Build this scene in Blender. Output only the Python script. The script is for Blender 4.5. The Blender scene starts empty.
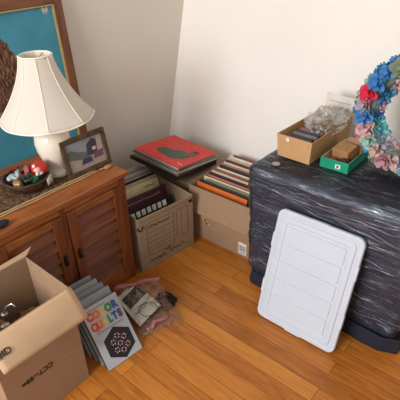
import bpy, bmesh, math, random
from mathutils import Matrix, Vector, Euler, noise
random.seed(7)
PI = math.pi
S = bpy.context.scene
C = S.collection
D = bpy.data

# ------------------------------------------------------------------ camera
F, PITCH, ROLL, YAW = 449.15, 0.553472, -0.0236514, -0.7097043
cy_, sy_, cp_, sp_ = math.cos(YAW), math.sin(YAW), math.cos(PITCH), math.sin(PITCH)
fw = Vector((sy_*cp_, cy_*cp_, -sp_)); rt = Vector((cy_, -sy_, 0)); up = rt.cross(fw)
r2 = math.cos(ROLL)*rt + math.sin(ROLL)*up
u2 = -math.sin(ROLL)*rt + math.cos(ROLL)*up
cam_d = D.cameras.new('camera'); cam = D.objects.new('camera', cam_d); C.objects.link(cam)
cam.matrix_world = Matrix(((r2.x, u2.x, -fw.x, 0), (r2.y, u2.y, -fw.y, 0), (r2.z, u2.z, -fw.z, 1.45), (0, 0, 0, 1)))
cam_d.sensor_width = 36; cam_d.lens = F/400*36; cam_d.clip_start = .02
S.camera = cam
# ------------------------------------------------------------------ light
W = D.worlds.new('world'); S.world = W; W.use_nodes = True
bg = W.node_tree.nodes['Background']; bg.inputs[0].default_value = (1.0, .95, .89, 1); bg.inputs[1].default_value = .33
def area(name, loc, target, sx, sy, power, col):
    l = D.lights.new(name, 'AREA'); l.shape = 'RECTANGLE'; l.size = sx; l.size_y = sy; l.energy = power; l.color = col
    o = D.objects.new(name, l); C.objects.link(o); o.location = loc
    o.rotation_euler = (Vector(target)-Vector(loc)).to_track_quat('-Z', 'Y').to_euler(); return o
area('window_daylight', (-.9, -2.2, 1.9), (-.7, 1.6, .5), 1.3, 1.4, 88, (.97, .98, 1.0))
area('side_fill_light', (1.3, -1.2, 2.1), (-.6, 1.8, .9), 1.0, 1.0, 5, (1.0, .93, .84))  # weak warm fill lamp added from the side, not an actual window
S.view_settings.view_transform = 'Standard'; S.view_settings.look = 'None'
S.view_settings.gamma = 1; S.view_settings.exposure = .42; S.view_settings.use_curve_mapping = False

# ------------------------------------------------------------------ materials
def srgb(r, g, b):
    f = lambda c: (c/255/12.92) if c/255 <= .04045 else ((c/255+.055)/1.055)**2.4
    return (f(r), f(g), f(b), 1)
class NT:
    def __init__(s, name):
        s.m = D.materials.new(name); s.m.use_nodes = True; s.t = s.m.node_tree
        s.b = s.t.nodes['Principled BSDF']; s.out = s.t.nodes['Material Output']
    def n(s, typ, **kw):
        nd = s.t.nodes.new(typ)
        for k, v in kw.items():
            if k in nd.inputs.keys(): nd.inputs[k].default_value = v
            else: setattr(nd, k, v)
        return nd
    def l(s, a, b): s.t.links.new(a, b)
    def coords(s, scale=(1, 1, 1), rot=(0, 0, 0)):
        c = s.n('ShaderNodeTexCoord'); m = s.n('ShaderNodeMapping'); m.inputs['Scale'].default_value = scale; m.inputs['Rotation'].default_value = rot
        s.l(c.outputs['Object'], m.inputs['Vector']); return m.outputs[0]
    def ramp(s, fac, stops):
        r = s.n('ShaderNodeValToRGB'); e = r.color_ramp.elements
        while len(e) < len(stops): e.new(.5)
        for i, (p, c) in enumerate(stops): e[i].position = p; e[i].color = c
        s.l(fac, r.inputs[0]); return r.outputs[0]
    def bump(s, h, strength=.3, dist=.002):
        b = s.n('ShaderNodeBump'); b.inputs['Strength'].default_value = strength; b.inputs['Distance'].default_value = dist
        s.l(h, b.inputs['Height']); s.l(b.outputs[0], s.b.inputs['Normal']); return b
def mat(name, col, rough=.6, var=.12, nscale=18, bump=.15, metallic=0, stretch=(1, 1, 1), spec=None, trans=0):
    k = NT(name); v = k.coords(stretch)
    nz = k.n('ShaderNodeTexNoise'); nz.inputs['Scale'].default_value = nscale; nz.inputs['Detail'].default_value = 5
    k.l(v, nz.inputs['Vector'])
    lo = tuple(c*(1-var) for c in col[:3])+(1,); hi = tuple(min(1, c*(1+var)) for c in col[:3])+(1,)
    k.l(k.ramp(nz.outputs[0], [(.3, lo), (.7, hi)]), k.b.inputs['Base Color'])
    k.b.inputs['Roughness'].default_value = rough; k.b.inputs['Metallic'].default_value = metallic
    if spec is not None: k.b.inputs['Specular IOR Level'].default_value = spec
    if trans: k.b.inputs['Transmission Weight'].default_value = trans
    if bump: k.bump(nz.outputs[0], bump, .002)
    return k.m
def wood(name, c1, c2, c3, stretch=(1, .12, 1), scale=30, rough=.4):
    k = NT(name); v = k.coords(stretch)
    nz = k.n('ShaderNodeTexNoise'); nz.inputs['Scale'].default_value = scale; nz.inputs['Detail'].default_value = 8; nz.inputs['Distortion'].default_value = 1.2
    k.l(v, nz.inputs['Vector'])
    k.l(k.ramp(nz.outputs[0], [(.25, c1), (.5, c2), (.78, c3)]), k.b.inputs['Base Color'])
    k.b.inputs['Roughness'].default_value = rough; k.bump(nz.outputs[0], .15, .001); return k.m
def floor_mat():
    k = NT('oak_floorboards'); v = k.coords()
    br = k.n('ShaderNodeTexBrick'); br.offset = .37; br.offset_frequency = 2; br.squash = 1
    for nme, val in (('Scale', 1), ('Mortar Size', .0011), ('Mortar Smooth', .2), ('Bias', 0), ('Brick Width', .95), ('Row Height', .070)): br.inputs[nme].default_value = val
    br.inputs['Color1'].default_value = (0, 0, 0, 1); br.inputs['Color2'].default_value = (1, 1, 1, 1); br.inputs['Mortar'].default_value = (.5, .5, .5, 1)
    k.l(v, br.inputs['Vector'])
    v2 = k.coords((1.2, 14, 1)); add = k.n('ShaderNodeVectorMath', operation='ADD'); k.l(v2, add.inputs[0])
    sc = k.n('ShaderNodeVectorMath', operation='SCALE'); sc.inputs['Scale'].default_value = 7; k.l(br.outputs['Color'], sc.inputs[0]); k.l(sc.outputs[0], add.inputs[1])
    nz = k.n('ShaderNodeTexNoise'); nz.inputs['Scale'].default_value = 6; nz.inputs['Detail'].default_value = 8; nz.inputs['Distortion'].default_value = .8; k.l(add.outputs[0], nz.inputs['Vector'])
    mx = k.n('ShaderNodeMath', operation='MULTIPLY_ADD'); mx.inputs[1].default_value = .30; k.l(br.outputs['Color'], mx.inputs[0])
    m2 = k.n('ShaderNodeMath', operation='MULTIPLY'); m2.inputs[1].default_value = .72; k.l(nz.outputs[0], m2.inputs[0]); k.l(m2.outputs[0], mx.inputs[2])
    colr = k.ramp(mx.outputs[0], [(.2, srgb(134, 72, 20)), (.5, srgb(184, 110, 38)), (.8, srgb(206, 136, 58))])
    mix = k.n('ShaderNodeMix', data_type='RGBA'); k.l(br.outputs['Fac'], mix.inputs['Factor']); k.l(colr, mix.inputs['A']); mix.inputs['B'].default_value = srgb(100, 52, 16)
    k.l(mix.outputs['Result'], k.b.inputs['Base Color'])
    k.b.inputs['Roughness'].default_value = .32; k.b.inputs['Specular IOR Level'].default_value = .45
    inv = k.n('ShaderNodeMath', operation='SUBTRACT'); inv.inputs[0].default_value = 1; k.l(br.outputs['Fac'], inv.inputs[1]); k.bump(inv.outputs[0], .25, .001)
    return k.m
def film(name, base_alpha=.22, tint=(.9, .93, 1), streak=(3, 3, 26), rough=.16, scale=5, dens=(.46, .62), peak=.85, graze=.25, bstr=.9, bdist=.012, rot=(0, 0, 0), haze=0):
    """clear plastic: mostly see-through with creases that catch the light"""
    k = NT(name); v = k.coords(streak, rot)
    nz = k.n('ShaderNodeTexNoise'); nz.inputs['Scale'].default_value = scale; nz.inputs['Detail'].default_value = 9; nz.inputs['Distortion'].default_value = 1.0; nz.inputs['Roughness'].default_value = .62
    k.l(v, nz.inputs['Vector'])
    fac = k.ramp(nz.outputs[0], [(dens[0], (base_alpha,)*3+(1,)), (dens[1], (peak,)*3+(1,))])
    k.b.inputs['Base Color'].default_value = tuple(tint)+(1,); k.b.inputs['Roughness'].default_value = rough
    k.b.inputs['Specular IOR Level'].default_value = .8
    bp = k.bump(nz.outputs[0], bstr, bdist)
    fr = k.n('ShaderNodeLayerWeight'); fr.inputs['Blend'].default_value = graze; k.l(bp.outputs[0], fr.inputs['Normal'])
    mxm = k.n('ShaderNodeMath', operation='MAXIMUM'); k.l(fr.outputs['Fresnel'], mxm.inputs[0]); k.l(fac, mxm.inputs[1]); fac = mxm.outputs[0]
    gl = k.n('ShaderNodeBsdfGlossy'); gl.inputs['Roughness'].default_value = rough; gl.inputs['Color'].default_value = tuple(tint)+(1,); k.l(bp.outputs[0], gl.inputs['Normal'])
    if haze:
        df = k.n('ShaderNodeBsdfDiffuse'); df.inputs[0].default_value = (.72, .74, .78, 1); k.l(bp.outputs[0], df.inputs['Normal'])
        mh = k.n('ShaderNodeMixShader'); mh.inputs[0].default_value = haze; k.l(gl.outputs[0], mh.inputs[1]); k.l(df.outputs[0], mh.inputs[2]); gl = mh
    tr = k.n('ShaderNodeBsdfTransparent'); mx = k.n('ShaderNodeMixShader')
    k.l(fac, mx.inputs[0]); k.l(tr.outputs[0], mx.inputs[1]); k.l(gl.outputs[0], mx.inputs[2]); k.l(mx.outputs[0], k.out.inputs[0])
    return k.m
def emis(): pass

M = {}
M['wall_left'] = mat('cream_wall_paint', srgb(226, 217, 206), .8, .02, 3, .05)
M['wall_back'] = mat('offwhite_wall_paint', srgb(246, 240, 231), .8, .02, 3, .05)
M['floor'] = floor_mat()
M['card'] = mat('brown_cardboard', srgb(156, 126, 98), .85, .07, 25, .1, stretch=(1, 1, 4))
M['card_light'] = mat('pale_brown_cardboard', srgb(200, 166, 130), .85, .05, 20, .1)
M['card_dull'] = mat('grey_brown_cardboard', srgb(150, 126, 100), .85, .06, 25, .1)
M['kraft'] = mat('kraft_carton', srgb(196, 152, 104), .8, .06, 30, .1)
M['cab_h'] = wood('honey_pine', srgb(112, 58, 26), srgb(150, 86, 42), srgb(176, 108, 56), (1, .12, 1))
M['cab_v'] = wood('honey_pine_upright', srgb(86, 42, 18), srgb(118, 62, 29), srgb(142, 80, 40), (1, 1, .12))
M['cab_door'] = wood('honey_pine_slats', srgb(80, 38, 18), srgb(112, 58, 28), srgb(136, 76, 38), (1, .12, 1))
M['walnut'] = wood('walnut_frame', srgb(78, 42, 22), srgb(112, 66, 38), srgb(134, 84, 52), (1, .5, .12))
M['walnut_h'] = wood('walnut_frame_level', srgb(78, 42, 22), srgb(112, 66, 38), srgb(134, 84, 52), (1, .12, 1))
M['gold'] = mat('gilt_lip', srgb(196, 164, 104), .4, .1, 40, .1, metallic=.4)
M['teal'] = mat('teal_backing', srgb(64, 142, 164), .7, .12, 9, .2)
M['ceramic'] = mat('cream_glazed_ceramic', srgb(232, 222, 204), .16, .04, 8, 0, spec=.6)
M['navy'] = mat('navy_quilted_fabric', srgb(32, 35, 56), .9, .3, 60, .5)
M['navy_hem'] = mat('navy_blanket', srgb(26, 28, 44), .9, .25, 60, .6)
M['lid'] = mat('white_plastic', srgb(196, 203, 214), .42, .02, 6, .03)
M['black'] = mat('black_matt', srgb(22, 22, 24), .6, .2, 30, .1)
M['iron'] = mat('dark_iron', srgb(34, 26, 22), .5, .3, 60, .3, metallic=.6)
M['white'] = mat('white_paper', srgb(232, 228, 220), .7, .03, 20, .05)
M['ink'] = mat('black_ink', srgb(30, 24, 22), .7, .1, 30, 0)
M['brownink'] = mat('brown_printing', srgb(84, 58, 42), .8, .1, 30, 0)
M['film'] = film('stretch_film', .05, (.84, .92, 1), (2.0, 9, 30), .26, 5, (.52, .76), .46, graze=.22, bstr=.5, bdist=.005, rot=(0, -.16, 0), haze=.24)
M['bag'] = film('clear_plastic_bag', .05, (.95, .90, .88), (6, 6, 6), .2, 6, (.52, .74), .45, graze=.12)
M['bag2'] = film('crinkled_clear_bag', .12, (1, .98, .95), (5, 5, 5), .25, 9, (.44, .66), .7)
def solid(key, rgb, rough=.6, **kw):
    if key not in M: M[key] = mat(key, srgb(*rgb), rough, **kw)
    return M[key]

# ------------------------------------------------------------------ helpers
def link(name, bm, m, parent=None, bevel=0, smooth=False, seg=2):
    me = D.meshes.new(name); bmesh.ops.recalc_face_normals(bm, faces=bm.faces[:]) if bm.faces else None
    bm.to_mesh(me); bm.free(); me.materials.append(m)
    if smooth:
        for p in me.polygons: p.use_smooth = True
    o = D.objects.new(name, me); C.objects.link(o)
    if parent: o.parent = parent
    if bevel:
        b = o.modifiers.new('bevel', 'BEVEL'); b.width = bevel; b.segments = seg; b.limit_method = 'ANGLE'; b.angle_limit = .6
    return o
def tag(o, label=None, cat=None, group=None, kind=None):
    for k, v in (('label', label), ('category', cat), ('group', group), ('kind', kind)):
        if v: o[k] = v
    return o
def empty(name, loc=(0, 0, 0), rot=(0, 0, 0), label=None, cat=None, group=None):
    o = D.objects.new(name, None); C.objects.link(o); o.location = loc; o.rotation_euler = rot; o.empty_display_size = .05
    return tag(o, label, cat, group)
def box(bm, x0, x1, y0, y1, z0, z1, mtx=None):
    vs = [bm.verts.new((x, y, z)) for z in (z0, z1) for x, y in ((x0, y0), (x1, y0), (x1, y1), (x0, y1))]
    for f in ((0, 3, 2, 1), (4, 5, 6, 7), (0, 1, 5, 4), (1, 2, 6, 5), (2, 3, 7, 6), (3, 0, 4, 7)): bm.faces.new([vs[i] for i in f])
    if mtx: bmesh.ops.transform(bm, matrix=mtx, verts=vs)
    return vs
def B(*a, mtx=None):
    bm = bmesh.new(); box(bm, *a, mtx=mtx); return bm
def slab(bm, pts, th):
    """polygon given by coplanar points, thickened along its normal"""
    p = [Vector(q) for q in pts]; n = (p[1]-p[0]).cross(p[2]-p[1]).normalized()*th
    a = [bm.verts.new(q) for q in p]; b = [bm.verts.new(q+n) for q in p]
    bm.faces.new(a[::-1]); bm.faces.new(b)
    for i in range(len(p)): j = (i+1) % len(p); bm.faces.new((a[i], a[j], b[j], b[i]))
def lathe(bm, prof, seg=48, cx=0, cy=0):
    rings = []
    for r, z in prof: rings.append([bm.verts.new((cx+r*math.cos(2*PI*i/seg), cy+r*math.sin(2*PI*i/seg), z)) for i in range(seg)])
    for a, b in zip(rings, rings[1:]):
        for i in range(seg): j = (i+1) % seg; bm.faces.new((a[i], a[j], b[j], b[i]))
    return rings
def cap(bm, ring): bm.faces.new(ring)
def tube(bm, pts, r, seg=8, closed=False):
    pts = [Vector(p) for p in pts]; n = len(pts); rings = []; nrm = None
    for i, p in enumerate(pts):
        a = pts[(i-1) % n] if (closed or i > 0) else p; b = pts[(i+1) % n] if (closed or i < n-1) else p
        t = (b-a).normalized()
        if nrm is None: nrm = t.orthogonal().normalized()
        nrm = (nrm-t*nrm.dot(t)).normalized(); bn = t.cross(nrm)
        rr = r[i] if isinstance(r, (list, tuple)) else r
        rings.append([bm.verts.new(p+(nrm*math.cos(2*PI*k/seg)+bn*math.sin(2*PI*k/seg))*rr) for k in range(seg)])
    for i in range(n if closed else n-1):
        a, b = rings[i], rings[(i+1) % n]
        for k in range(seg): bm.faces.new((a[k], a[(k+1) % seg], b[(k+1) % seg], b[k]))
    if not closed: bm.faces.new(rings[0][::-1]); bm.faces.new(rings[-1])
def ball(bm, c, r, sub=2, scale=(1, 1, 1)):
    m = Matrix.Translation(c) @ Matrix.Diagonal((scale[0]*r, scale[1]*r, scale[2]*r, 1))
    return bmesh.ops.create_icosphere(bm, subdivisions=sub, radius=1, matrix=m)
def plane_basis(o, ux, uy):
    ux = Vector(ux).normalized(); uy = Vector(uy); uy = (uy-ux*uy.dot(ux)).normalized(); n = ux.cross(uy)
    return Matrix(((ux.x, uy.x, n.x, o[0]), (ux.y, uy.y, n.y, o[1]), (ux.z, uy.z, n.z, o[2]), (0, 0, 0, 1)))
def text(name, s, size, mtx, m, parent=None, ext=.0006, spacing=1.0, bold=0, sx=1):
    cu = D.curves.new(name, 'FONT'); cu.body = s; cu.size = size; cu.extrude = ext; cu.align_x = 'CENTER'; cu.align_y = 'CENTER'; cu.space_character = spacing; cu.offset = bold
    t = D.objects.new(name+'_tmp', cu); C.objects.link(t)
    dg = bpy.context.evaluated_depsgraph_get(); me = D.meshes.new_from_object(t.evaluated_get(dg)); D.objects.remove(t)
    me.materials.clear(); me.materials.append(m); me.transform(mtx @ Matrix.Diagonal((sx, 1, 1, 1)))
    o = D.objects.new(name, me); C.objects.link(o); o.parent = parent; return o
def strokes(bm, lines, mtx, w=.0016, h=.0005):
    """flat pen strokes in a local plane"""
    for ln in lines:
        for (x0, y0), (x1, y1) in zip(ln, ln[1:]):
            d = Vector((x1-x0, y1-y0)); L = d.length
            if L < 1e-6: continue
            a = math.atan2(d.y, d.x)
            box(bm, -w/2, L+w/2, -w/2, w/2, 0, h, mtx @ Matrix.Translation((x0, y0, 0)) @ Matrix.Rotation(a, 4, 'Z'))
def copy_tree(o, parent=None):
    c = o.copy(); C.objects.link(c); c.parent = parent
    for ch in list(o.children): copy_tree(ch, c)
    return c

# ------------------------------------------------------------------ the room
def struct(name, bm, m): return tag(link(name, bm, m), kind='structure')
struct('floor', B(-2.05, 1.6, -2.6, 2.3, -.03, 0), M['floor'])
bm = bmesh.new()   # left wall, very slightly out of plumb
KX, KY = .08, .15
def wl(z): return -1.928+KX*z
def wb(z): return 1.885+KY*z
box(bm, 0, 1, 0, 1, 0, 1); vs = bm.verts[:]
for v in vs:
    z = 2.5*v.co.z; y = -2.6 if v.co.y < .5 else wb(z)+.02; v.co = (wl(z)-(.1 if v.co.x < .5 else 0), y, z)
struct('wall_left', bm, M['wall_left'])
bm = bmesh.new(); box(bm, 0, 1, 0, 1, 0, 1)
for v in bm.verts:
    z = 2.5*v.co.z; v.co = (wl(z)-.12 if v.co.x < .5 else 1.6, wb(z)+(.1 if v.co.y > .5 else 0), z)
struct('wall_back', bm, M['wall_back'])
bm = bmesh.new(); slab(bm, [(wl(0)+.0, wb(0), 0), (wl(0)+.012, wb(0), 0), (wl(.1)+.012, wb(.1), .1), (wl(.1), wb(.1), .1)], 4.3)
struct('baseboard_left', bm, M['wall_back'])
bm = B(wl(0)+.014, 1.55, wb(0)-.012, wb(0)-.001, 0, .1)
struct('baseboard_back', bm, M['wall_back'])

# ------------------------------------------------------------------ cabinet
CX = -1.33      # front face
cab = empty('cabinet', (-1.55, .745, 0), label='low honey pine cabinet with two slatted doors under the table lamp', cat='cabinet')
def P(o, *a): return a
def cb(name, m, *a, bevel=.003):   # box given in world numbers, parented to the cabinet
    e = B(*a, mtx=Matrix.Translation((1.55, -.745, 0))); return link(name, e, m, cab, bevel)
bm = bmesh.new(); T = Matrix.Translation((1.55, -.745, 0))
box(bm, -1.765, CX-.02, .43, .448, .0, .545, T); box(bm, -1.765, CX-.02, 1.042, 1.06, .0, .545, T)
box(bm, -1.765, -1.75, .448, 1.042, .03, .545, T); box(bm, -1.75, CX-.02, .448, 1.042, .04, .055, T)
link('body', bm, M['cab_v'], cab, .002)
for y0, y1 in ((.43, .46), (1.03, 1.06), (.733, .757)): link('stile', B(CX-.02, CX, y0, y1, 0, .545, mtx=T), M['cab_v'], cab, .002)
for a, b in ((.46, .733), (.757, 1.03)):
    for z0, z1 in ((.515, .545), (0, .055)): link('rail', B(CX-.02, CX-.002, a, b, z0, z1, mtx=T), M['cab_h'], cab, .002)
bm = B(-1.766, CX+.012, .415, 1.075, .545, .57, mtx=T); link('top', bm, M['cab_h'], cab, .005, seg=3)
def door(y0, y1, hy, hz):
    sw = .040; z0, z1 = .058, .512
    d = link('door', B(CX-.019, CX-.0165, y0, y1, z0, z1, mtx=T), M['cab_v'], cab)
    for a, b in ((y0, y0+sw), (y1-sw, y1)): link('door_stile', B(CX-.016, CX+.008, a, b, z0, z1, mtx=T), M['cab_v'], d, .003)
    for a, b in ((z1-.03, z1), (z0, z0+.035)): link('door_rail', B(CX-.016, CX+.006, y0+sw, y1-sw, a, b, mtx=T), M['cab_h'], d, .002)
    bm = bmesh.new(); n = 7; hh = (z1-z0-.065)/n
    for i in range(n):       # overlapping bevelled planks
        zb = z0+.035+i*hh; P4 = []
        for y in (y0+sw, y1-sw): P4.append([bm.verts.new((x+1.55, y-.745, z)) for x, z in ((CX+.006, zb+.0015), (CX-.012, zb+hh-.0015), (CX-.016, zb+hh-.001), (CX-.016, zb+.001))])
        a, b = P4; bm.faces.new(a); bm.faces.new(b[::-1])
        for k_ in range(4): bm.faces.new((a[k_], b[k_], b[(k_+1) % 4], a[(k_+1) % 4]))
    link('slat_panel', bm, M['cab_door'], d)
    bm = bmesh.new(); tube(bm, [(CX+.009+1.55, hy-.745, hz+.010), (CX+.018+1.55, hy-.745, hz+.006), (CX+.022+1.55, hy-.745, hz-.004), (CX+.019+1.55, hy-.745, hz-.016)], [.003, .004, .0055, .003])
    box(bm, CX+.0085+1.55, CX+.0105+1.55, hy-.745-.007, hy-.745+.007, hz-.026, hz+.026)
    link('handle', bm, M['iron'], d, .001)
    return d
door(.462, .731, .711, .315); door(.759, 1.028, .779, .310)

# ------------------------------------------------------------------ framed teal picture leaning against the left wall
BX, BY, BZ = -1.79, .79, .50
pic = empty('framed_picture', (BX, BY, BZ), (0, -.055, 0), label='large wooden framed picture with teal background and shaggy brown animal behind the lamp', cat='picture')
hw, ht = .43, .71; fwid = .042
for b_ in ((-hw, -hw+fwid), (hw-fwid, hw)): link('frame_side', B(0, .022, b_[0], b_[1], 0, ht), M['walnut'], pic, .004)
for b_ in ((ht-fwid, ht), (0, fwid)): link('frame_rail', B(0, .022, -hw+fwid, hw-fwid, b_[0], b_[1]), M['walnut_h'], pic, .004)
bm = bmesh.new(); a = hw-fwid
box(bm, .004, .018, -a, -a+.005, fwid, ht-fwid); box(bm, .004, .018, a-.005, a, fwid, ht-fwid)
box(bm, .004, .018, -a+.005, a-.005, ht-fwid-.005, ht-fwid); box(bm, .004, .018, -a+.005, a-.005, fwid, fwid+.005)
link('gilt_lip', bm, M['gold'], pic)
bac = link('backing', B(.002, .006, -a+.001, a-.001, fwid, ht-fwid), M['teal'], pic)
k = NT('shaggy_fur_print'); v = k.coords((1, 1, .35), (.5, 0, 0)); wv = k.n('ShaderNodeTexNoise'); wv.inputs['Scale'].default_value = 45; wv.inputs['Detail'].default_value = 6; wv.inputs['Distortion'].default_value = 2.5
k.l(v, wv.inputs['Vector']); k.l(k.ramp(wv.outputs[0], [(.36, srgb(34, 20, 14)), (.52, srgb(104, 66, 42)), (.7, srgb(176, 128, 90))]), k.b.inputs['Base Color']); k.bump(wv.outputs[0], .5, .003); k.b.inputs['Roughness'].default_value = .8
bm = bmesh.new(); pts = []
cyy, czz = .05, .405
for i in range(90):
    t = 2*PI*i/90; rr = 1+.05*math.sin(7*t)+.06*random.random()
    pts.append((.0065, cyy+.145*math.cos(t)*rr, czz+.175*math.sin(t)*rr))
slab(bm, pts, .0015); an = link('printed_animal', bm, k.m, pic)
bm = bmesh.new(); ball(bm, (.008, cyy+.125, czz+.03), .013, 2, (.12, 1, 1)); link('eye', bm, M['black'], an)
bm = bmesh.new(); c0 = (.0075, .315, .645)
for s in (-1, 1):
    slab(bm, [(.0065, .348, .652), (.0065, .348+s*.014, .666), (.0065, .348+s*.015, .648), (.0065, .348+s*.005, .632)][::s], .001)
link('pale_emblem', bm, solid('emblem_silver', (196, 190, 176)), pic)['label'] = 'small pale winged emblem in the corner'

# ------------------------------------------------------------------ lamp
LX, LY = -1.528, .881
lamp = empty('table_lamp', (LX, LY, .574), label='white ceramic table lamp with cream bell shade on the cabinet', cat='lamp')
bm = bmesh.new(); prof = [(0, 0), (.050, 0), (.052, .006), (.050, .022), (.043, .026), (.040, .034), (.046, .05), (.058, .08), (.068, .112), (.0715, .142), (.068, .170), (.054, .192), (.036, .204), (.030, .210), (.031, .218), (.028, .226), (.012, .230), (0, .231)]
lathe(bm, prof, 56); bmesh.ops.remove_doubles(bm, verts=bm.verts[:], dist=1e-5); base = link('base', bm, M['ceramic'], lamp, smooth=True)
bm = bmesh.new(); lathe(bm, [(0, .228), (.007, .228), (.007, .262), (.014, .264), (.014, .30), (0, .30)], 20); link('socket', bm, solid('brass', (180, 146, 84), .35, metallic=.8), lamp)
def shade_r(t, ang):   # t 0 at the bottom, 1 at the top; eight panels, sides sweep in like a bell
    r = .057+(.173-.057)*((1-t)**1.75*.85+(1-t)*.15)
    a = (ang % (PI/4))-PI/8
    return r*(.35+.65*math.cos(PI/8)/math.cos(a))*1.03
k = NT('cream_lamp_shade'); k.b.inputs['Base Color'].default_value = srgb(250, 244, 234); k.b.inputs['Roughness'].default_value = .85
v = k.coords((1, 1, 1)); nz = k.n('ShaderNodeTexNoise'); nz.inputs['Scale'].default_value = 160; k.l(v, nz.inputs['Vector']); k.bump(nz.outputs[0], .12, .001)
tl = k.n('ShaderNodeBsdfTranslucent'); tl.inputs[0].default_value = srgb(240, 228, 208); mx = k.n('ShaderNodeMixShader'); mx.inputs[0].default_value = .42
k.l(k.b.outputs[0], mx.inputs[1]); k.l(tl.outputs[0], mx.inputs[2]); k.l(mx.outputs[0], k.out.inputs[0]); M['shade'] = k.m
bm = bmesh.new(); N = 96; rows = 18; ZB, ZT = .246, .481; rot0 = .22
def sp(t, a, off=0):
    r = shade_r(t, a)+off; drop = 0
    if t < .08: drop = -.006*(1-abs(((a % (PI/4))-PI/8)/(PI/8))**2)
    return Vector((r*math.cos(a+rot0), r*math.sin(a+rot0), ZB+(ZT-ZB)*t+drop))
g = [[bm.verts.new(sp(j/rows, 2*PI*i/N)) for i in range(N)] for j in range(rows+1)]
for j in range(rows):
    for i in range(N): bm.faces.new((g[j][i], g[j][(i+1) % N], g[j+1][(i+1) % N], g[j+1][i]))
shade = link('lamp_shade', bm, M['shade'], lamp, smooth=True); sm = shade.modifiers.new('thickness', 'SOLIDIFY'); sm.thickness = .0025
bm = bmesh.new()
for kx in range(8):
    tube(bm, [sp(j/rows, kx*PI/4, .001) for j in range(rows+1)], .0014, 6)
tube(bm, [sp(0, 2*PI*i/N, .0005) for i in range(N)], .0035, 6, True); tube(bm, [sp(1, 2*PI*i/N, .0005) for i in range(N)], .0032, 6, True)
link('piping', bm, solid('cream_braid', (246, 240, 228), .8), shade, smooth=True)
bm = bmesh.new(); tube(bm, [(0, 0, .30), (0, 0, .455)], .003)
for a in (0, 2*PI/3, 4*PI/3): tube(bm, [(0, 0, .455), (.060*math.cos(a), .060*math.sin(a), .477)], .0018)
link('shade_holder', bm, solid('brass', (180, 146, 84)), lamp)

# ------------------------------------------------------------------ runner, cords, photo frame, bowl
k = NT('brocade_runner'); v = k.coords(); nz = k.n('ShaderNodeTexVoronoi'); nz.inputs['Scale'].default_value = 38; k.l(v, nz.inputs['Vector'])
n2 = k.n('ShaderNodeTexNoise'); n2.inputs['Scale'].default_value = 26; n2.inputs['Distortion'].default_value = 3; k.l(v, n2.inputs['Vector'])
k.l(k.ramp(n2.outputs[0], [(.38, srgb(50, 32, 20)), (.5, srgb(92, 64, 38)), (.62, srgb(132, 100, 62))]), k.b.inputs['Base Color']); k.b.inputs['Roughness'].default_value = .9; k.bump(nz.outputs[0], .4, .002)
bm = bmesh.new(); box(bm, -1.70, -1.43, .45, .99, .5705, .5735)
runner = tag(link('table_runner', bm, k.m, bevel=.001), 'brown and gold patterned runner lying along the cabinet top', 'table runner')
bm = bmesh.new()
tube(bm, [(-1.424, .45+.03*i, .5735+.0008*math.sin(i*2)) for i in range(19)], .0028)
tube(bm, [(-1.409+.002*math.sin(i), .45+.031*i, .5735) for i in range(19)], .0024)
tag(link('cord', bm, solid('cream_cord', (196, 166, 124), .8), smooth=True), 'pair of cream cords along the front edge of the runner', 'cord')
bm = bmesh.new(); ball(bm, (-1.398, 1.035, .579), .021, 2, (.6, 1.0, .38)); tube(bm, [(-1.409, 1.0, .576), (-1.40, 1.03, .578)], .003)
for v_ in bm.verts: v_.co += Vector((0, 0, 1))*.003*noise.noise(v_.co*90)
tag(link('tassel', bm, solid('tassel_tan', (172, 128, 90), .8), smooth=True), 'small tan tassel at the right end of the cabinet top', 'tassel')
bm = bmesh.new(); ball(bm, (-1.352, .515, .583), .034, 3, (.55, 1.1, .34)); tag(link('eyeglass_case', bm, solid('dark_navy_cloth', (24, 26, 44), .7), smooth=True), 'small dark navy pouch at the left edge of the cabinet top', 'pouch')

# photo frame
pf = empty('photo_frame', (0, 0, 0), label='small tabletop photo frame picturing a house and cars, leaning beside the lamp', cat='photo frame')
pf.matrix_world = plane_basis((-1.429, .863, .5755), (0.03, 1, 0), (-.031, 0, .158))
fwd, fht, fb = .216, .160, .021
m_pf = wood('grey_gilt_frame', srgb(46, 32, 20), srgb(80, 60, 38), srgb(108, 84, 56), (.3, .3, .3), 60, .4)
for nm, bx in (('frame_rail', [(0, fwd, 0, fb), (0, fwd, fht-fb, fht)]), ('frame_side', [(0, fb, fb, fht-fb), (fwd-fb, fwd, fb, fht-fb)])):
    for b_ in bx: link(nm, B(b_[0], b_[1], b_[2], b_[3], -.012, .004), m_pf, pf, .004)
bm = bmesh.new(); i0 = fb-.001; box(bm, i0, fwd-i0, i0, fht-i0, -.008, -.003); link('photo_backing', bm, solid('photo_sky', (136, 136, 144), .4), pf)
ph = link('photograph', B(fb, fwd-fb, fb, fht-fb, -.003, -.002), solid('photo_sky', (136, 136, 144), .4), pf)
def pflat(name, pts, m, parent, z=-.002, th=.0006):
    bm = bmesh.new(); slab(bm, [(x, y, z) for x, y in pts], th); return link(name, bm, m, parent)
w0, h0 = fwd-2*fb, fht-2*fb
q = lambda u, v_: (fb+u*w0, fb+v_*h0)
pflat('printed_ground', [q(0, 0), q(1, 0), q(1, .35), q(.45, .30), q(0, .45)], solid('photo_ground', (158, 142, 128), .4), ph)
pflat('printed_trees', [q(0, .45), q(.35, .33), q(.55, .36), q(.55, .55), q(.3, .62), q(.1, .78), q(0, .72)], solid('photo_trees', (92, 100, 92), .4), ph, -.0019)
pflat('printed_house', [q(.5, .38), q(.97, .38), q(.97, .72), q(.72, .95), q(.55, .78)], solid('photo_roof', (62, 58, 62), .4), ph, -.0017)
pflat('printed_gable', [q(.8, .45), q(.97, .45), q(.97, .95), q(.85, .98)], solid('photo_gable', (168, 152, 142), .4), ph, -.0013)
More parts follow.
